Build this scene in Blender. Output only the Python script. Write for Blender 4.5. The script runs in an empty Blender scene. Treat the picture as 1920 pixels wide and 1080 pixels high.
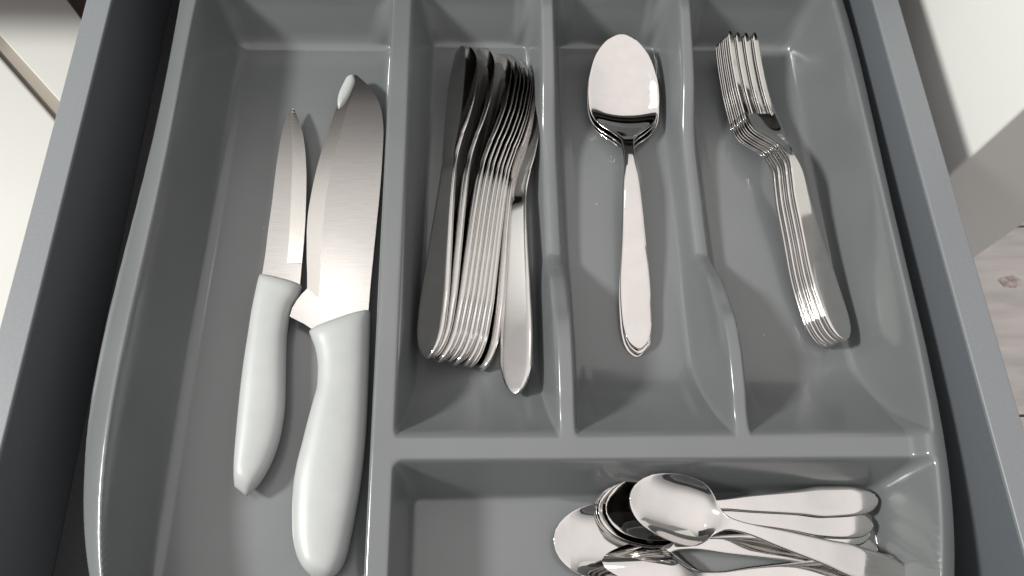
import bpy, bmesh, math, random
import numpy as np
from mathutils import Matrix, Vector
random.seed(4); rng = np.random.default_rng(4)
S = bpy.context.scene
COL = S.collection

# ------------------------------------------------------------------ camera
F = 1387.0                                   # focal length in pixels of a 1920 wide picture
ax_x = np.array([1, .004, -.0447]); ax_y = np.array([-75, 3280, -1387.0])
ax_y /= np.linalg.norm(ax_y); ax_x -= ax_y * ax_x.dot(ax_y); ax_x /= np.linalg.norm(ax_x)
R = np.array([ax_x, ax_y, np.cross(ax_x, ax_y)]); CAM = np.array([0, 0, .4])
cd = bpy.data.cameras.new('camera'); cam = bpy.data.objects.new('camera', cd); COL.objects.link(cam)
m = Matrix([list(R[i]) + [CAM[i]] for i in range(3)] + [[0, 0, 0, 1]])
cam.matrix_world = m
cd.sensor_width = 36; cd.lens = F * 36 / 1920; cd.clip_start = .01; cd.clip_end = 100
S.camera = cam

def at(x, y, z):
    "a point of the photograph brought back to the height z (metres) where the thing lies"
    d = R @ np.array([x - 960, 540 - y, -F])
    return CAM + d * ((z - CAM[2]) / d[2])

# ------------------------------------------------------------------ light
w = bpy.data.worlds.new('World'); S.world = w; w.use_nodes = True
nt = w.node_tree; N = nt.nodes; L = nt.links
bg = N['Background']
tc = N.new('ShaderNodeTexCoord'); sx = N.new('ShaderNodeSeparateXYZ'); cr = N.new('ShaderNodeValToRGB')
mr = N.new('ShaderNodeMapRange'); mr.inputs[1].default_value = -1; mr.inputs[2].default_value = 1
L.new(tc.outputs['Generated'], sx.inputs[0]); L.new(sx.outputs[2], mr.inputs[0]); L.new(mr.outputs[0], cr.inputs[0])
e = cr.color_ramp.elements
e[0].position = .3; e[0].color = (.06, .058, .055, 1)
e[1].position = 1.0; e[1].color = (.95, .895, .87, 1)
k = e.new(.56); k.color = (.11, .107, .104, 1)
k = e.new(.74); k.color = (.33, .318, .312, 1)
k = e.new(.88); k.color = (.80, .765, .75, 1)
L.new(cr.outputs[0], bg.inputs[0]); bg.inputs[1].default_value = 1.30

def area(name, loc, target, size, power, col):
    l = bpy.data.lights.new(name, 'AREA'); l.shape = 'DISK'; l.size = size; l.energy = power; l.color = col
    o = bpy.data.objects.new(name, l); COL.objects.link(o); o.location = loc
    o.rotation_euler = (Vector(target) - Vector(loc)).to_track_quat('-Z', 'Y').to_euler()
    return o
area('ceiling_lamp', (-1.80, .10, 1.6), (0, .2, 0), .34, 62, (.99, 1, .95))
area('spot_lamp', (-.44, .86, 1.7), (0, .2, 0), .16, .38, (1, .98, .94))

S.view_settings.view_transform = 'Standard'; S.view_settings.look = 'None'
S.view_settings.exposure = 0; S.view_settings.gamma = 1

# ------------------------------------------------------------------ materials
def mat(name, col, rough=.5, metal=0, spec=.5, bump=0, bscale=200, stretch=None, var=0, rvar=0, aniso=0, coat=0):
    M = bpy.data.materials.new(name); M.use_nodes = True
    t = M.node_tree; b = t.nodes['Principled BSDF']
    b.inputs['Base Color'].default_value = (*col, 1); b.inputs['Roughness'].default_value = rough
    b.inputs['Metallic'].default_value = metal; b.inputs['Specular IOR Level'].default_value = spec
    b.inputs['Coat Weight'].default_value = coat
    if bump or var or rvar:
        c = t.nodes.new('ShaderNodeTexCoord'); mp = t.nodes.new('ShaderNodeMapping'); n = t.nodes.new('ShaderNodeTexNoise')
        mp.inputs['Scale'].default_value = stretch or (1, 1, 1)
        n.inputs['Scale'].default_value = bscale; n.inputs['Detail'].default_value = 4
        t.links.new(c.outputs['Object'], mp.inputs[0]); t.links.new(mp.outputs[0], n.inputs['Vector'])
        if bump:
            bp = t.nodes.new('ShaderNodeBump'); bp.inputs['Strength'].default_value = bump; bp.inputs['Distance'].default_value = .0004
            t.links.new(n.outputs['Fac'], bp.inputs['Height']); t.links.new(bp.outputs[0], b.inputs['Normal'])
        if var:
            r = t.nodes.new('ShaderNodeValToRGB'); r.color_ramp.elements[0].position = .3; r.color_ramp.elements[1].position = .7
            r.color_ramp.elements[0].color = (*[v * (1 - var) for v in col], 1); r.color_ramp.elements[1].color = (*[min(1, v * (1 + var)) for v in col], 1)
            t.links.new(n.outputs['Fac'], r.inputs[0]); t.links.new(r.outputs[0], b.inputs['Base Color'])
        if rvar:
            q = t.nodes.new('ShaderNodeMapRange'); q.inputs[1].default_value = .3; q.inputs[2].default_value = .7
            q.inputs[3].default_value = max(0, rough - rvar); q.inputs[4].default_value = rough + rvar
            t.links.new(n.outputs['Fac'], q.inputs[0]); t.links.new(q.outputs[0], b.inputs['Roughness'])
    return M

def plastic_material():
    M = mat('tray_plastic', (.150, .160, .156), .30, 0, .5, bump=.06, bscale=260)
    t = M.node_tree; b = t.nodes['Principled BSDF']
    c = t.nodes.new('ShaderNodeTexCoord')
    # a few specks of dust and crumbs, faint smears
    v = t.nodes.new('ShaderNodeTexVoronoi'); v.inputs['Scale'].default_value = 55
    t.links.new(c.outputs['Object'], v.inputs['Vector'])
    lt = t.nodes.new('ShaderNodeMath'); lt.operation = 'LESS_THAN'; lt.inputs[1].default_value = .042
    t.links.new(v.outputs['Distance'], lt.inputs[0])
    sp = t.nodes.new('ShaderNodeSeparateColor'); t.links.new(v.outputs['Color'], sp.inputs[0])
    gt = t.nodes.new('ShaderNodeMath'); gt.operation = 'GREATER_THAN'; gt.inputs[1].default_value = .90
    t.links.new(sp.outputs[0], gt.inputs[0])
    mu = t.nodes.new('ShaderNodeMath'); mu.operation = 'MULTIPLY'
    t.links.new(lt.outputs[0], mu.inputs[0]); t.links.new(gt.outputs[0], mu.inputs[1])
    n = t.nodes.new('ShaderNodeTexNoise'); n.inputs['Scale'].default_value = 14; n.inputs['Detail'].default_value = 5
    t.links.new(c.outputs['Object'], n.inputs['Vector'])
    r = t.nodes.new('ShaderNodeValToRGB'); r.color_ramp.elements[0].position = .35; r.color_ramp.elements[1].position = .68
    r.color_ramp.elements[0].color = (.143, .153, .157, 1); r.color_ramp.elements[1].color = (.157, .167, .171, 1)
    t.links.new(n.outputs['Fac'], r.inputs[0])
    mx = t.nodes.new('ShaderNodeMix'); mx.data_type = 'RGBA'; mx.inputs[7].default_value = (.25, .25, .245, 1)
    t.links.new(mu.outputs[0], mx.inputs[0]); t.links.new(r.outputs[0], mx.inputs[6]); t.links.new(mx.outputs[2], b.inputs['Base Color'])
    q = t.nodes.new('ShaderNodeMapRange'); q.inputs[1].default_value = .35; q.inputs[2].default_value = .7
    q.inputs[3].default_value = .14; q.inputs[4].default_value = .27
    b.inputs['IOR'].default_value = 1.62
    t.links.new(n.outputs['Fac'], q.inputs[0]); t.links.new(q.outputs[0], b.inputs['Roughness'])
    return M

M_tray = plastic_material()
M_steel = mat('polished_steel', (.66, .645, .63), .07, 1, bump=.004, bscale=110, rvar=.045, var=.03)
M_edge = mat('ground_steel', (.70, .69, .65), .20, 1, bump=.03, bscale=500, stretch=(1, 8, 1))  # lighter base colour stands in for the bevel's brighter reflection
M_blade = mat('brushed_steel', (.555, .542, .525), .22, 1, bump=.0, bscale=260, stretch=(.35, 9, 1), var=.06)
M_handle = mat('pale_handle_plastic', (.415, .430, .427), .40, 0, .5, bump=.10, bscale=70, var=.04)
M_lam = mat('drawer_laminate', (.122, .134, .150), .42, 0, .4, bump=.10, bscale=700, var=.05)  # darkened to carry the shade on the drawer's inner walls
M_bottom = mat('shaded_drawer_board', (.045, .045, .048), .55, 0, .4, bump=.1, bscale=400, var=.08)  # near black in place of the shade in the gap beside the tray
M_lit_edge = mat('lit_edge_laminate', (.200, .212, .225), .42, 0, .4, bump=.08, bscale=600, var=.04)  # lighter copy of the laminate: light on the top edges put into colour
M_white = mat('white_lacquer', (.60, .59, .565), .22, 0, .5)
M_wall = mat('white_paint', (.84, .83, .80), .7, 0, .3, bump=.15, bscale=150)
M_counter = mat('dark_countertop', (.035, .032, .03), .4, 0, .5, var=.2, bscale=80)
M_carcass = mat('cabinet_board', (.25, .20, .16), .5)

# ------------------------------------------------------------------ helpers
def tag(o, label=None, cat=None, group=None, kind=None):
    if label: o['label'] = label
    if cat: o['category'] = cat
    if group: o['group'] = group
    if kind: o['kind'] = kind
    return o

def empty(name, loc=(0, 0, 0)):
    o = bpy.data.objects.new(name, None); COL.objects.link(o); o.location = loc; o.empty_display_size = .02
    return o

def mesh_obj(name, V, Fc, material, parent=None, normals=None, smooth=True):
    me = bpy.data.meshes.new(name)
    me.from_pydata([tuple(v) for v in V], [], [tuple(f) for f in Fc]); me.update()
    if smooth: me.polygons.foreach_set('use_smooth', [True] * len(me.polygons))
    me.materials.append(material)
    if normals is not None: me.normals_split_custom_set_from_vertices([tuple(n) for n in normals])
    o = bpy.data.objects.new(name, me); COL.objects.link(o)
    if parent: o.parent = parent
    return o

def vnormals(V, Fc):
    V = np.asarray(V); n = np.zeros_like(V)
    for f in Fc:
        c = np.zeros(3)
        for i in range(1, len(f) - 1): c += np.cross(V[f[i]] - V[f[0]], V[f[i + 1]] - V[f[0]])
        for i in f: n[i] += c
    l = np.linalg.norm(n, axis=1); l[l == 0] = 1
    return n / l[:, None]

def split_parts(V, Fc, keys, names, mats, parent):
    "cut one smooth surface into parts that keep the normals of the whole"
    nrm = vnormals(V, Fc); out = []
    for kk, nm, mt in zip(range(len(names)), names, mats):
        fs = [f for f, q in zip(Fc, keys) if q == kk]
        if not fs: continue
        used = sorted({i for f in fs for i in f}); mp = {u: i for i, u in enumerate(used)}
        out.append(mesh_obj(nm, [V[u] for u in used], [[mp[i] for i in f] for f in fs], mt, parent, [nrm[u] for u in used]))
    return out

def bx(name, lo, hi, material, parent=None, bevel=0):
    bm = bmesh.new(); bmesh.ops.create_cube(bm, size=1)
    for v in bm.verts:
        v.co = Vector([lo[i] + (v.co[i] + .5) * (hi[i] - lo[i]) for i in range(3)])
    if bevel: bmesh.ops.bevel(bm, geom=bm.edges[:], offset=bevel, segments=3, affect='EDGES', profile=.5)
    me = bpy.data.meshes.new(name); bm.to_mesh(me); bm.free(); me.materials.append(material)
    o = bpy.data.objects.new(name, me); COL.objects.link(o)
    if parent: o.parent = parent
    return o

def pchip(xs, ys, q):
    xs = np.asarray(xs, float); ys = np.asarray(ys, float); q = np.asarray(q, float)
    h = np.diff(xs); d = np.diff(ys) / h; mm = np.zeros(len(xs))
    for i in range(1, len(xs) - 1):
        if d[i - 1] * d[i] > 0:
            w1 = 2 * h[i] + h[i - 1]; w2 = h[i] + 2 * h[i - 1]
            mm[i] = (w1 + w2) / (w1 / d[i - 1] + w2 / d[i])
    mm[0] = d[0]; mm[-1] = d[-1]
    i = np.clip(np.searchsorted(xs, q) - 1, 0, len(xs) - 2); t = (q - xs[i]) / h[i]
    return ((2*t**3-3*t**2+1)*ys[i] + (t**3-2*t**2+t)*h[i]*mm[i] + (-2*t**3+3*t**2)*ys[i+1] + (t**3-t**2)*h[i]*mm[i+1])

def copy_tree(o, parent=None):
    c = o.copy(); COL.objects.link(c); c.parent = parent
    for ch in list(o.children): copy_tree(ch, c)
    return c

# ------------------------------------------------------------------ room round the drawer
room_floor = tag(bx('floor', (-3, -3, -.86), (3, 3, -.815), mat('floor_base', (.2, .19, .18), .7)), kind='structure')
M_wood = mat('grey_oak', (.50, .475, .455), .45, 0, .4, bump=.1, bscale=7, stretch=(.9, 6, 1), var=.16)
pl0 = None
for i in range(5):
    for j in range(2):
        x0 = .10 + j * 1.3 - .35 * (i % 2); y0 = -.45 + i * .36
        p = bx('plank', (-.648, -.178, -.007), (.648, .178, .007), M_wood, room_floor, .002) if pl0 is None else pl0.copy()
        if pl0 is None: pl0 = p
        else: COL.objects.link(p); p.parent = room_floor
        p.location = (x0 + .65, y0 + .18, -.806)
# the knot of the plank that shows at the right edge of the photograph
kn = at(1893, 528, -.799)
bm = bmesh.new(); bmesh.ops.create_circle(bm, cap_ends=True, segments=20, radius=.022)
for v in bm.verts: v.co.x *= .8 + .25 * random.random(); v.co.y *= .45 + .2 * random.random()
me = bpy.data.meshes.new('knot'); bm.to_mesh(me); bm.free(); me.materials.append(mat('knot_wood', (.38, .33, .30), .6, bump=.2, bscale=90, var=.5))
ko = bpy.data.objects.new('knot', me); COL.objects.link(ko); ko.parent = room_floor; ko.location = (kn[0], kn[1], -.7985)

wall = bx('partition_wall', (.2975, .242, -.80), (.392, 1.4, .30), M_wall, None, .002)
tag(wall, 'white painted wall end standing right of the drawer', 'wall')

cab = empty('flat_cabinet_front', (-.5, .1, -.06))  # upright cabinet fronts shaped as a flat top so the lamp brightens them
tag(cab, 'glossy white cabinet fronts with a beige groove, laid flat left of the drawer', 'unit')
def slab(name, pts, z0, z1, material, parent, bevel=0):
    bm = bmesh.new(); f = bm.faces.new([bm.verts.new((p[0], p[1], z1)) for p in pts]); bm.normal_update()
    if f.normal.z < 0: f.normal_flip()
    r = bmesh.ops.extrude_face_region(bm, geom=[f])
    for v in r['geom']:
        if isinstance(v, bmesh.types.BMVert): v.co.z = z0
    bmesh.ops.recalc_face_normals(bm, faces=bm.faces[:])
    if bevel: bmesh.ops.bevel(bm, geom=bm.edges[:], offset=bevel, segments=3, affect='EDGES', profile=.5)
    me = bpy.data.meshes.new(name); bm.to_mesh(me); bm.free(); me.materials.append(material)
    o = bpy.data.objects.new(name, me); COL.objects.link(o); o.parent = parent
    o.matrix_parent_inverse = Matrix.Translation(-parent.location); return o
def run(p, q, t): return (p[0] + (q[0] - p[0]) * t, p[1] + (q[1] - p[1]) * t)
zu = -.06
u0, u1 = at(0, 66, zu), at(108, 186, zu)                 # far lip of the groove
l0, l1 = at(0, 106, zu), at(98, 218, zu)                 # near lip
c0, c1 = at(124, -4, zu), at(152, 34, zu)                # far end of the panel
slab('panel', [run(u0, u1, -3), run(u0, u1, 2.2), run(c0, c1, 4.2), run(c0, c1, -9)], -.08, zu, M_white, cab, .0012)
slab('panel', [run(l0, l1, -3), run(l0, l1, 2.3), (-.2285, -.5), (-1.0, -.5)], -.08, zu - .001, M_white, cab, .0022)
slab('groove_strip', [run(u0, u1, -3), run(u0, u1, 2.2), run(l0, l1, 2.3), run(l0, l1, -3)], -.085, -.0665, mat('beige_strip', (.30, .268, .232), .5), cab)
slab('end_strip', [run(c0, c1, -9), run(c0, c1, 4.2), (-.2285, .5), (-1.0, 1.1)], -.10, -.085, M_carcass, cab)

base = empty('base_cabinet', (0, .36, -.8))
tag(base, 'base cabinet under a dark worktop that the drawer pulls out of', 'cabinet')
for nm, lo, hi, mt in (('worktop', (-.87, .378, .1178), (.2945, .95, .158), M_counter),
                       ('fascia', (-.26, .3925, .086), (.2945, .405, .1175), M_counter),
                       ('side_panel', (.275, .406, -.8), (.293, .95, .1175), M_carcass),
                       ('side_panel', (-.250, .406, -.8), (-.232, .95, .085), M_carcass),
                       ('back_panel', (-.232, .90, -.8), (.275, .912, .1175), M_carcass)):
    d = bx(nm, lo, hi, mt, None, .0015); d.parent = base; d.matrix_parent_inverse = Matrix.Translation((0, -.36, .8))

tag(bx('reflection_wall', (-1.6, .952, -.8), (.2965, 1.05, 1.10), mat('dark_reflected_wall', (.045, .04, .037), .5)), 'unseen dark wall added behind the worktop for the steel to reflect', 'wall')  # out of view; height and dark tone set for dark reflections in the cutlery

# ------------------------------------------------------------------ the drawer
drawer = empty('drawer', (0, .17, -.018))
tag(drawer, 'open grey laminate drawer holding the grey cutlery tray', 'drawer')
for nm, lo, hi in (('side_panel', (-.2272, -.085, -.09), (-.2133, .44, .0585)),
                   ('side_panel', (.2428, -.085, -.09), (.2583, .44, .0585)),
                   ('bottom_panel', (-.2132, -.085, -.016), (.2427, .42, -.004)),
                   ('back_panel', (-.2132, .421, -.03), (.2427, .44, .055)),
                   ('front_panel', (-.250, -.106, -.05), (.280, -.0852, .085))):
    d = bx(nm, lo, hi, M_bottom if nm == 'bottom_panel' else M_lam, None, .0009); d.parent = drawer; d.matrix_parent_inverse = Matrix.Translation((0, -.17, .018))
    if nm == 'side_panel':
        g_ = bx('lit_top_edge', (lo[0] - .0002, lo[1], .0575), (hi[0] + .0002, hi[1], .0600), M_lit_edge, None, .0007); g_.parent = d  # strip added to paint the sides' top edges as lit

# ------------------------------------------------------------------ the moulded tray
def smax(a, b, kk):
    hh = np.maximum(kk - np.abs(a - b), 0); return np.maximum(a, b) + hh * hh / (4 * kk)
def smin(a, b, kk): return -smax(-a, -b, kk)
def smooth(a, b, v):
    t = np.clip((v - a) / (b - a), 0, 1); return t * t * (3 - 2 * t)
STEP = .0008
gx = np.arange(-.193, .2405, STEP); gy = np.arange(-.058, .386, STEP)
GX, GY = np.meshgrid(gx, gy)
def curve(pts):                                    # gently bowed side of the tray, x as a function of y
    p = np.array(pts); c = np.polyfit(p[:, 1], p[:, 0], 4)
    lo, hi = p[:, 1].min(), p[:, 1].max()
    y = np.clip(gy, lo, hi); v = np.polyval(c, y); dv = np.polyval(np.polyder(c), y)
    return (v + dv * (gy - y))[:, None] + 0 * GX
x_li = curve([(-.1722, .34), (-.1735, .2056), (-.1750, .155), (-.1760, .118), (-.1752, .0785), (-.1712, .039), (-.1655, .0137)])
x_lo = curve([(-.1818, .34), (-.1832, .2056), (-.1862, .1357), (-.1862, .0913), (-.1815, .0539), (-.1782, .0391), (-.1700, .0138)])
x_ri = curve([(.2250, .346), (.2250, .2336), (.2244, .1527), (.2232, .1083), (.2200, .0654), (.2160, .0416), (.2095, .0119)])
x_ro = curve([(.2344, .346), (.2332, .2275), (.2316, .1605), (.2305, .0902), (.2272, .0494), (.2187, .0061)])
x_li = x_li + .0024; x_lo = x_lo - .0020
BACK, FRONT = .366, -.035
d_in = smax(smax(x_li - GX, GX - x_ri, .012), smax(GY - BACK, FRONT - GY, .012), .012)
d_out = smax(smax(x_lo - GX, GX - x_ro, .02), smax(GY - BACK - .011, FRONT - .011 - GY, .02), .02)
FL = .002
T = .042 + .0068 * smooth(-.0085, -.0015, d_in) - .0046 * np.clip((d_in + .001) / .010, 0, 1.4) ** 1.6
divY = [-.1, .080, .096, .116, .131, .142, .160, .172, .184, .205, .225, .250, .262, .293, .330, .345, .4]
divZ = [.042, .042, .0452, .0474, .0458, .0415, .034, .024, .0165, .017, .018, .0195, .0215, .035, .045, .048, .048]
TD = pchip(divY, divZ, GY[:, 0])[:, None] + 0 * GX
XA, XB = .0430, .1296
mask = np.maximum(1 - smooth(.015, .020, np.abs(GX - XA)), 1 - smooth(.015, .020, np.abs(GX - XB)))
T = np.where(GY > .081, T * (1 - mask) + TD * mask, T)
cs = -.0096 * (GX + .041)                          # the crossbar runs a touch askew
def pit(fl, tp, k_side=.006, ramp=None):
    d_f = smax(smax(fl[0] - GX, GX - fl[1], .006), smax(fl[2] - GY, GY - fl[3], .006), .006)
    d_t = smax(smax(tp[0] - GX, GX - tp[1], .005), smax(tp[2] - GY, GY - tp[3], .005), .005)
    t = d_f / np.maximum(d_f - d_t, 1e-4)
    t = np.where(d_t > 0, 1 + d_t * 60, t); t = np.where(d_f < 0, d_f * 40, t)
    hh = FL + (T - FL) * t
    zz = smax(hh, FL + 0 * hh, k_side)
    if ramp is not None:                           # the front of a compartment sweeps up to the crossbar
        q = np.maximum((.131 - GY) / (.131 - ramp), 0)
        zz = smax(zz, FL + (T - FL) * q ** 2.1, .007)
    return zz
bxl = -.0533 + .0035 * (GY - .35) * -2.6 / .9 * .33   # long bar, left edge drifts 3 mm
ff = .119
pits = [pit((-.1575 - .004 * smooth(.34, .05, GY), -.0570, -.022, .345), (x_li, bxl, FRONT, BACK), .009),
        pit((-.0295 - .005 * smooth(.34, .12, GY), .0330, -.02, .345), (-.0407, .0388, FRONT, BACK), .006, .0751 + cs),
        pit((.0535, .1197, -.02, .345), (.0472, .1258, FRONT, BACK), .006, .0751 + cs),
        pit((.1400, .2125, -.02, .345), (.1334, x_ri, FRONT, BACK), .008, .0751 + cs),
        pit((-.0345, .2065, -.022, .0500), (-.0407, x_ri, FRONT, .0627 + cs), .007)]
P = np.array(pits); low = P.min(axis=0); which = P.argmin(axis=0)
Z = smin(low, T, .0042)
Zo = .0482 - 7 * (d_out + .0005)
Z = smin(Z, Zo, .007)
Z = np.maximum(Z, .0008)
gyy, gxx = np.gradient(Z, STEP, STEP)
NR = np.stack([-gxx, -gyy, np.ones_like(Z)], -1); NR /= np.linalg.norm(NR, axis=-1)[..., None]
ny, nx = Z.shape
# region of every cell: 0-4 compartments, 5 rim, 6 long divider, 7 crossbar, 8/9 short dividers
reg = np.where(low < T - .0005, which, 5)
top = reg == 5
reg = np.where(top & (d_in < -.006) & (GX < -.035), 6, reg)
reg = np.where(top & (d_in < -.006) & (GX >= -.035) & (GY < .082), 7, reg)
reg = np.where(top & (d_in < -.006) & (GX >= -.035) & (GY >= .082), np.where(GX < .085, 8, 9), reg)
cell = reg[:-1, :-1]
idx = np.arange(ny * nx).reshape(ny, nx)
quads = np.stack([idx[:-1, :-1], idx[:-1, 1:], idx[1:, 1:], idx[1:, :-1]], -1)
keep = np.maximum.reduce([Z[:-1, :-1], Z[:-1, 1:], Z[1:, 1:], Z[1:, :-1]]) > .0009
keep |= d_out[:-1, :-1] < 0
VV = np.stack([GX, GY, Z], -1).reshape(-1, 3); NN = NR.reshape(-1, 3)
tray = empty('cutlery_tray', (0, .16, 0))
tag(tray, 'grey moulded plastic cutlery tray with five compartments in the drawer', 'tray')
pn = ['compartment'] * 5 + ['rim', 'long_divider', 'crossbar', 'short_divider', 'short_divider']
for r in range(10):
    q = quads[(cell == r) & keep]
    if len(q) == 0: continue
    u, inv = np.unique(q, return_inverse=True); q = inv.reshape(-1, 4)
    me = bpy.data.meshes.new(pn[r])
    me.vertices.add(len(u)); me.vertices.foreach_set('co', VV[u].astype(np.float32).ravel())
    me.loops.add(q.size); me.loops.foreach_set('vertex_index', q.ravel().astype(np.int32))
    me.polygons.add(len(q)); me.polygons.foreach_set('loop_start', np.arange(0, q.size, 4, dtype=np.int32))
    me.update(calc_edges=True); me.validate()
    me.polygons.foreach_set('use_smooth', np.ones(len(q), bool))
    me.normals_split_custom_set_from_vertices(NN[u].tolist())
    me.materials.append(M_tray)
    o = bpy.data.objects.new(pn[r], me); COL.objects.link(o); o.parent = tray
    o.matrix_parent_inverse = Matrix.Translation((0, -.16, 0))

# ------------------------------------------------------------------ cutlery builders (local: butt at the origin, +Y to the tip, z up)
U = np.array([-1, -.996, -.975, -.93, -.82, -.68, -.5, -.3, -.1, .1, .3, .5, .68, .82, .93, .975, .996, 1])
def shell(s, xl, xr, zc, cup, th, crown=None, p=2.0):
    "closed sheet of steel: s along the length, left/right outline, mid height, depth of the cup, thickness"
    n = len(s); nu = len(U); V = []; Fc = []
    for i in range(n):
        ms = (xl[i] + xr[i]) / 2; hw = (xr[i] - xl[i]) / 2
        prof = zc[i] + cup[i] * (np.abs(U) ** p)
        thin = np.sqrt(np.clip(1 - (np.abs(U) ** 8), 0, 1)) if crown is None else np.sqrt(np.clip(1 - np.abs(U) ** crown[i], 0, 1))
        for j in range(nu): V.append((ms + hw * U[j], s[i], prof[j] + th[i] / 2 * thin[j]))
        for j in range(nu - 2, 0, -1): V.append((ms + hw * U[j], s[i], prof[j] - th[i] / 2 * thin[j]))
    m_ = 2 * nu - 2
    keys = []
    for i in range(n - 1):
        for j in range(m_):
            Fc.append([i * m_ + j, i * m_ + (j + 1) % m_, (i + 1) * m_ + (j + 1) % m_, (i + 1) * m_ + j]); keys.append(i)
    Fc.append(list(range(m_))[::-1]); keys.append(0); Fc.append([(n - 1) * m_ + j for j in range(m_)]); keys.append(n - 2)
    return np.array(V), Fc, keys

def stations(Lg, n, dense=()):
    t = np.linspace(0, 1, n); s = Lg * (t + .0 * t)
    ends = np.array([.0005, .0012, .0025, .004, .006, .0085])
    return np.unique(np.concatenate([[0], ends, s, Lg - ends, [Lg], np.array(dense)]))

def spoon(name, Lg, bl, bw, hb, hn, depth, arch, ck=1.0, p=2.2):
    "bl bowl length, bw bowl half width, hb handle half width near the butt, hn at the neck"
    root = empty(name); s = stations(Lg, 60)
    a = Lg - bl
    c = bl / .076; h_ = hb / .0094
    fr = [.07, .14, .23, .33, .44, .52, .68, .77, .844, .917, .955, .985]
    wr = [.40, .66, .88, .98, 1, .99, .905, .82, .71, .54, .405, .235]
    xs = [0, 0.0015 * h_, .004 * h_, .009 * h_, .018 * h_, .035 * h_, Lg * .30, Lg * .48, a - .014 * c, a - .004 * c] + [a + bl * f for f in fr] + [Lg]
    ws = [.0004, .36 * hb, .60 * hb, .83 * hb, .97 * hb, hb, .80 * hb, .55 * hb, hn, hn * 1.15] + [bw * q for q in wr] + [.0004]
    hw = pchip(xs, ws, s)
    dk = depth / .0105
    zc = pchip([0, Lg * .12, Lg * .34, a - .022 * c, a - .004 * c, a + bl * .10, a + bl * .18, a + bl * .27, a + bl * .44, a + bl * .70, a + bl * .9, Lg],
               [.0015, .0022, arch * .72, arch, arch * .86, arch * .42, arch * .22, .0014, .0036 * dk, .0080 * dk, .0124 * dk, .0150 * dk], s)
    cup = pchip([0, a - .012 * c, a + .003 * c, a + bl * .16, a + bl * .32, a + bl * .5, a + bl * .72, a + bl * .93, Lg],
                [0, 0, .0006 * dk, .0028 * dk * ck, .0045 * dk * ck, .0044 * dk * ck, .0030 * dk * ck, .0009 * dk, 0], s)
    th = pchip([0, .1 * Lg, a, a + bl * .26, Lg], [.0017, .0020, .0026, .0014, .0011], s)
    V, Fc, kk = shell(s, -hw, hw, zc, cup, th, None, p)
    split_parts(V, Fc, [1 if s[q] >= a - .001 else 0 for q in kk], ['handle', 'bowl'], [M_steel, M_steel], root)
    return root

def fork(name, Lg):
    root = empty(name)
    tl = .0565; a = Lg - tl                            # root of the tines
    s = stations(a, 60); hn = .0033; hb = .0088
    xs = [0, .0015, .004, .009, .018, .035, Lg * .30, Lg * .48, a - .042, a - .031, a - .021, a - .010, a]
    ws = [.0004, .36 * hb, .60 * hb, .83 * hb, .97 * hb, hb, .80 * hb, .55 * hb, hn, hn * 1.2, .0082, .0122, .0125]
    hw = pchip(xs, ws, s)
    zf = lambda q: pchip([0, Lg * .12, Lg * .40, a - .044, a - .033, a - .023, a - .013, a + .001, a + .016, Lg - .022, Lg],
                         [.0015, .0022, .0092, .0138, .0120, .0066, .0027, .0018, .0030, .0066, .0128], q)
    cup = pchip([0, a - .04, a - .02, a], [0, 0, .0016, .0012], s)
    th = pchip([0, .1 * Lg, a - .04, a], [.0019, .0022, .0026, .0016], s)
    V, Fc, kk = shell(s, -hw, hw, zf(s), cup, th, pchip([0, a - .05, a], [18, 14, 8], s))
    split_parts(V, Fc, [1 if s[q] >= a - .042 else 0 for q in kk], ['handle', 'head'], [M_steel, M_steel], root)
    for i in range(4):
        x0 = (-.0125 + .00245) + i * .0067
        q = np.concatenate([np.linspace(a - .006, Lg - .004, 22), [Lg - .002, Lg - .0008, Lg]])
        w_ = pchip([a - .002, a + .004, Lg - .006, Lg - .0015, Lg], [.00262, .00232, .00200, .0013, .0003], q)
        xc = x0 * (1 - .06 * (q - a) / tl)
        zz = zf(q) + .0012 * (x0 / .0125) ** 2 + pchip([a - .007, a - .0012, a + .003, Lg], [-.0009, -.00012, 0, 0], q)
        V, Fc, _ = shell(q, xc - w_, xc + w_, zz, 0 * q, pchip([a - .002, Lg - .004, Lg], [.0016, .0014, .0008], q))
        mesh_obj('tine', V, Fc, M_steel, root, vnormals(V, Fc))
    return root

def table_knife(name, Lg=.208):
    root = empty(name); a = .116
    teeth = np.arange(.140, .186, .00062)
    s = stations(Lg, 70, teeth)
    xl = pchip([0, .0015, .004, .009, .018, .032, .06, .09, a, .13, .15, .175, .190, .200, .206, Lg],
               [-.0004, -.0030, -.0052, -.0076, -.0093, -.0096, -.0082, -.0064, -.0054, -.0062, -.0072, -.0078, -.0073, -.0062, -.0042, -.0016], s)
    xr = pchip([0, .0015, .004, .009, .018, .032, .06, .09, a, .122, .135, .150, .166, .180, .192, .201, .206, Lg],
               [.0004, .0030, .0052, .0076, .0093, .0096, .0082, .0064, .0054, .0053, .0072, .0112, .0136, .0138, .0122, .0084, .0046, -.0006], s)
    alt = np.array([(i % 2) for i in range(len(s))]) * .00055
    xr = xr - np.where((s >= .140) & (s <= .186), alt, 0)
    th = pchip([0, .004, .03, .09, a, a + .006, .15, Lg], [.0022, .0030, .0033, .0033, .0030, .0018, .0013, .0010], s)
    cr = pchip([0, a - .004, a + .010, Lg], [16, 16, 2.6, 2.2], s)
    V, Fc, kk = shell(s, xl, xr, 0 * s, 0 * s, th, cr)
    V[:, 2] += .0017
    split_parts(V, Fc, [1 if s[q] >= a else 0 for q in kk], ['handle', 'blade'], [M_steel, M_steel], root)
    return root

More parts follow.
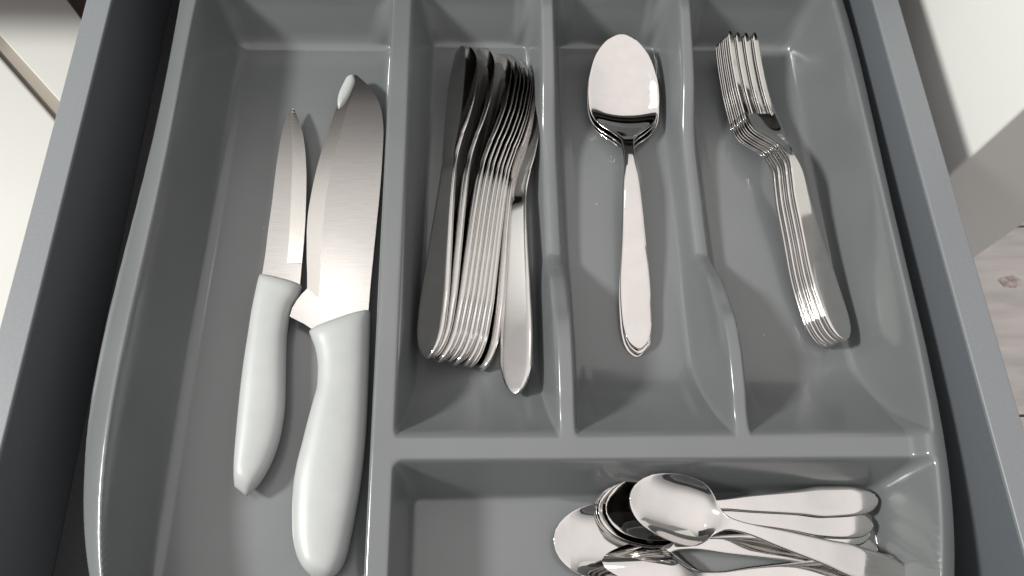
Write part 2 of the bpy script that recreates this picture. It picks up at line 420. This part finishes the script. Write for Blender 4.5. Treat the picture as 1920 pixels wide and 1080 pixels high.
def place(o, butt, tip, roll=0.0):
    "butt end at one point, tip towards the other, rolled about its length (degrees, right edge up)"
    b = Vector(butt); y = (Vector(tip) - b).normalized()
    x = y.cross(Vector((0, 0, 1))).normalized(); z = x.cross(y)
    r = math.radians(roll); x2 = x * math.cos(r) + z * math.sin(r); z2 = x2.cross(y)
    M4 = Matrix(((x2.x, y.x, z2.x, b.x), (x2.y, y.y, z2.y, b.y), (x2.z, y.z, z2.z, b.z), (0, 0, 0, 1)))
    o.matrix_world = M4

def series(proto, spots, group):
    for i, (b, t, roll, label) in enumerate(spots):
        o = proto if i == 0 else copy_tree(proto)
        place(o, b, t, roll); o['label'] = label; o['group'] = group

# ------------------------------------------------------------------ table knives
kn = table_knife('table_knife'); kn['category'] = 'knife'
ordw = ['topmost table knife of the fanned pile, its whole dark face showing',
        'second table knife from the left in the fanned pile, with a bright tip',
        'third table knife from the left in the fanned pile beside the spoon compartment',
        'fourth table knife from the left in the fanned pile of knives',
        'fifth table knife from the left in the middle of the fanned pile',
        'sixth table knife from the left in the fanned pile of knives',
        'seventh table knife from the left in the fanned pile of knives',
        'eighth table knife from the left, two before the slipped one in the pile',
        'ninth table knife from the left, right edge of the tight pile',
        'table knife slipped lower at the right edge of the pile, handle end rounded',
        'single steel table knife lying flat at the far right of the knife compartment']
spots = []
tipx = [-.0085, .0035, .0150, .0185, .0215, .0245, .0265, .0285, .0300]
for i in range(9):
    bz = .0240 - .0019 * i
    spots.append(((-.0262 + .00275 * i, .1185 + .0012 * math.sin(i * 2.3), bz), (tipx[i], .326 + .002 * math.sin(i * 1.7), bz + .001), 33 + .8 * i, ordw[i]))
spots.append(((.0022, .1165, .0075), (.0292, .322, .0085), 36, ordw[9]))
bb = at(970, 741, .0175)
spots.append(((bb[0], bb[1], .0175), (.0275, bb[1] + .206, .0100), 27, ordw[10]))
series(kn, spots, 'table knives in the knife compartment')

# ------------------------------------------------------------------ table spoons
sp = spoon('table_spoon', .2115, .077, .0228, .0090, .0031, .0105, .0125); sp['category'] = 'spoon'
b = at(1200, 656, .012); t_ = at(1161, 68, .012)
series(sp, [((b[0], b[1] + .0012, .0082), (t_[0] - .0005, t_[1] + .001, .0078), 0, 'top table spoon with bright bowl alone in the middle compartment'),
            ((b[0] + .0006, b[1] - .0006, .0050), (t_[0] - .0013, t_[1] - .004, .0050), 0, 'middle table spoon nested directly under the top table spoon'),
            ((b[0] - .0004, b[1] - .0018, .0020), (t_[0] + .0006, t_[1] - .008, .0020), 0, 'lowest table spoon of the nested stack, on the tray floor')],
       'table spoons nested in the middle compartment')

# ------------------------------------------------------------------ forks
fk = fork('table_fork', .2090); fk['category'] = 'fork'
forkw = ['top table fork of the stack, whole bright head and handle showing', 'second table fork from the top of the stack',
         'third table fork from the top of the stack', 'fourth table fork from the top of the stack',
         'fifth table fork from the top, in the middle of the stack', 'sixth table fork from the top of the stack',
         'second lowest table fork of the stack', 'lowest table fork of the stack, on the tray floor']
spots = []
b = at(1581, 640, .018); t_ = at(1390, 72, .027)
for i in range(8):
    dz = .0018 * i
    spots.append(((b[0] - .0009 * i + .0006 * math.sin(i * 2.2), b[1] + .0012 * math.sin(i * 3.1), .0180 - dz), (t_[0] - .0036 - .0005 * i, t_[1] + .0006 * math.sin(i * 1.9), .0180 - dz), -14 + .35 * i, forkw[i]))
series(fk, spots, 'table forks stacked in the right compartment')

# ------------------------------------------------------------------ tea and dessert spoons in the front compartment
ts = spoon('teaspoon', .143, .048, .0162, .0078, .0026, .0060, .0085, 3.0, 3.0); ts['category'] = 'spoon'
def pp(x, y, z, up=0):
    v = at(x, y, z + up); return (v[0], v[1], z)
series(ts, [(pp(1705, 1084, .0185), pp(1191, 930, .0215, .007), 2, 'topmost teaspoon lying across the others, handle slanting down to the right'),
            (pp(1643, 938, .0105), pp(1163, 957, .0090, .006), -3, 'teaspoon with the uppermost handle, its end nearest the crossbar'),
            (pp(1634, 985, .0075), pp(1150, 958, .0068, .006), 0, 'teaspoon with the second handle from the crossbar, bowl nested in the stack'),
            (pp(1628, 1002, .0050), pp(1142, 958, .0046, .006), 0, 'teaspoon just under the second handle, bowl nested in the stack'),
            (pp(1622, 1008, .0026), pp(1134, 958, .0024, .006), 0, 'lowest teaspoon of the nested stack, on the tray floor')],
       'teaspoons heaped in the front compartment')
ds = spoon('dessert_spoon', .168, .059, .0192, .0086, .0029, .0075, .0100, 3.0, 3.0); ds['category'] = 'spoon'
series(ds, [(pp(1642, 1030, .0030), pp(1035, 1014, .0026, .007), 0, 'bigger spoon with its open bowl leftmost in the front compartment')], 'dessert spoons in the front compartment')
d2 = copy_tree(ds); d2['label'] = 'upside-down spoon with its round back up at the bottom edge'
place(d2, pp(1720, 1068, .0140), pp(1140, 1088, .0165), 178)

# ------------------------------------------------------------------ kitchen knives
def world(pts, z): return [at(x, y, z) for x, y in pts]
def plate(name, outline, z0, z1, material, parent, bevel=.0004):
    bm = bmesh.new(); vs = [bm.verts.new(Vector((p[0], p[1], z1))) for p in outline]; f = bm.faces.new(vs)
    if f.normal.z < 0: f.normal_flip()
    r = bmesh.ops.extrude_face_region(bm, geom=[f])
    for v in r['geom']:
        if isinstance(v, bmesh.types.BMVert): v.co.z = z0
    bmesh.ops.recalc_face_normals(bm, faces=bm.faces[:])
    me = bpy.data.meshes.new(name); bm.to_mesh(me); bm.free(); me.materials.append(material)
    o = bpy.data.objects.new(name, me); COL.objects.link(o); o.parent = parent
    return o
def resample(pts, n):
    p = np.array(pts, float); d = np.concatenate([[0], np.cumsum(np.linalg.norm(np.diff(p, axis=0), axis=1))])
    q = np.linspace(0, d[-1], n); return [(pchip(d, p[:, 0], [v])[0], pchip(d, p[:, 1], [v])[0]) for v in q]
def bevel_strip(name, inner, outer, z_in, z_out, material, parent):
    "the ground flank of a blade: from the flat down to the cutting edge"
    a = resample(inner, 50); c = resample(outer, 50)
    V = [(*at(x, y, z_in)[:2], z_in) for x, y in a] + [(*at(x, y, z_out)[:2], z_out) for x, y in c]
    n = 50; Fc = [[i, i + 1, n + i + 1, n + i] for i in range(n - 1)]
    V2 = V + [(v[0], v[1], z_out - .0004) for v in V[n:]]
    Fc += [[n + i, n + i + 1, 2 * n + i + 1, 2 * n + i] for i in range(n - 1)]
    o = mesh_obj(name, V2, Fc, material, parent, smooth=False)
    bm = bmesh.new(); bm.from_mesh(o.data); bmesh.ops.recalc_face_normals(bm, faces=bm.faces[:])
    if sum(f.normal.z for f in bm.faces) < 0:
        for f in bm.faces: f.normal_flip()
    bm.to_mesh(o.data); bm.free()
    return o
def handle(name, left, right, zc, ht, parent, p=2.6, n=70):
    "lofted grip between a traced left and right outline, rounded box section"
    ys = np.array(sorted({y for _, y in left} | {y for _, y in right}))
    y0 = max(left[0][1], right[0][1]); 
    A = resample(left, n); B = resample(right, n); V = []; Fc = []; m_ = 28
    for i in range(n):
        a = at(*A[i], zc); c = at(*B[i], zc); md = (a + c) / 2; h = (c - a) / 2
        e_ = i / (n - 1); f_ = (1 - max(0, (e_ - .90) / .10) ** 2.2 * .75) * (1 - max(0, (.04 - e_) / .04) ** 2 * .3)
        for j in range(m_):
            th = 2 * math.pi * j / m_; cx = math.copysign(abs(math.cos(th)) ** (2 / p), math.cos(th)); cz = math.copysign(abs(math.sin(th)) ** (2 / p), math.sin(th))
            V.append((md[0] + h[0] * cx, md[1] + h[1] * cx, zc + ht / 2 * f_ * cz))
    for i in range(n - 1):
        for j in range(m_): Fc.append([i * m_ + j, (i + 1) * m_ + j, (i + 1) * m_ + (j + 1) % m_, i * m_ + (j + 1) % m_])
    Fc.append(list(range(m_))); Fc.append([(n - 1) * m_ + j for j in range(m_)][::-1])
    o = mesh_obj(name, V, Fc, M_handle, parent)
    bm = bmesh.new(); bm.from_mesh(o.data); bmesh.ops.recalc_face_normals(bm, faces=bm.faces[:]); bm.to_mesh(o.data); bm.free()
    return o

pk = empty('paring_knife'); tag(pk, 'small kitchen knife with pale grey handle and pointed blade, on the left', 'knife')
zt = .0105
pl = resample([(490, 522), (497, 480), (503, 430), (510, 380), (517, 320), (522, 285), (531, 240), (540, 215), (549, 200)], 40)
inner = [(548.6, 201), (545, 216), (545, 234), (547, 262), (548, 300), (546, 360), (543, 430), (538, 493)]
outer = [(549, 200), (560, 225), (568, 252), (573, 292), (574.5, 335), (573, 400), (570, 450), (566, 494)]
face = pl + resample(inner, 40)[1:] + [(566, 495), (562, 538)]
plate('blade', world(face, zt), zt - .0014, zt, M_blade, pk)
bevel_strip('cutting_edge', inner, outer, zt, zt - .00035, M_edge, pk)
handle('handle', [(487, 517), (481, 545), (473, 585), (466, 630), (457, 690), (450, 750), (445, 805), (441, 860), (440, 912)],
       [(566, 537), (560, 556), (549, 573), (541, 600), (536, 640), (535, 690), (534, 750), (526, 812), (510, 862), (487, 903), (463, 930)], .0105, .0155, pk)

ck = empty('chef_knife'); tag(ck, 'large kitchen knife with pale grey handle and wide blade beside the long divider', 'knife')
zt = .0125
spine = [(690, 592), (695, 530), (700, 480), (706, 420), (712, 360), (716.5, 300), (719, 245), (716, 212), (706, 182), (690, 160), (668, 140)]
inner = [(668, 141), (662, 170), (650, 206), (638, 250), (624, 305), (613, 360), (606, 415), (602, 470), (600, 520), (598, 560)]
outer = [(660, 140), (640, 182), (629, 206), (621, 230), (611, 260), (600, 293), (590, 332), (582, 372), (577, 405), (575, 440), (575, 480), (576, 520), (576, 541)]
heel = [(598, 560), (576, 541), (567, 550), (557, 562), (548, 577), (543, 593), (556, 600), (570, 607), (588, 619), (600, 625), (690, 612)]
face = resample(spine, 60) + resample(inner, 50)[1:-1] + heel
plate('blade', world(face, zt), zt - .0018, zt, M_blade, ck)
bevel_strip('cutting_edge', inner, outer, zt, zt - .0004, M_edge, ck)
V = []; Fc = []; g = resample([(635, 203), (641, 186), (648, 170), (655, 155), (661, 140)], 14); wd = pchip([0, .15, .5, .85, 1], [1, 6, 10, 9, 2], np.linspace(0, 1, 14))
for i, (x, y) in enumerate(g):
    for j in range(12):
        th = 2 * math.pi * j / 12; cxy = at(x + wd[i] * math.cos(th), y + .35 * wd[i] * math.cos(th), zt)
        V.append((cxy[0], cxy[1], zt - .0004 + .0022 * min(1, wd[i] / 6) * math.sin(th)))
for i in range(13):
    for j in range(12): Fc.append([i * 12 + j, i * 12 + (j + 1) % 12, (i + 1) * 12 + (j + 1) % 12, (i + 1) * 12 + j])
Fc += [list(range(12))[::-1], [13 * 12 + j for j in range(12)]]
mesh_obj('tip_guard', V, Fc, M_handle, ck, -vnormals(V, Fc) if False else None)
handle('handle', [(580, 624), (586, 640), (593, 660), (597, 692), (596, 722), (588, 755), (577, 795), (567, 835), (557, 875), (551, 915), (549, 960), (550, 1000), (556, 1035), (568, 1062), (588, 1084)],
       [(694, 584), (693, 640), (690.5, 720), (688, 780), (684, 840), (677, 900), (667, 960), (657, 1010), (647, 1048), (634, 1072), (612, 1088)], .0120, .0200, ck)
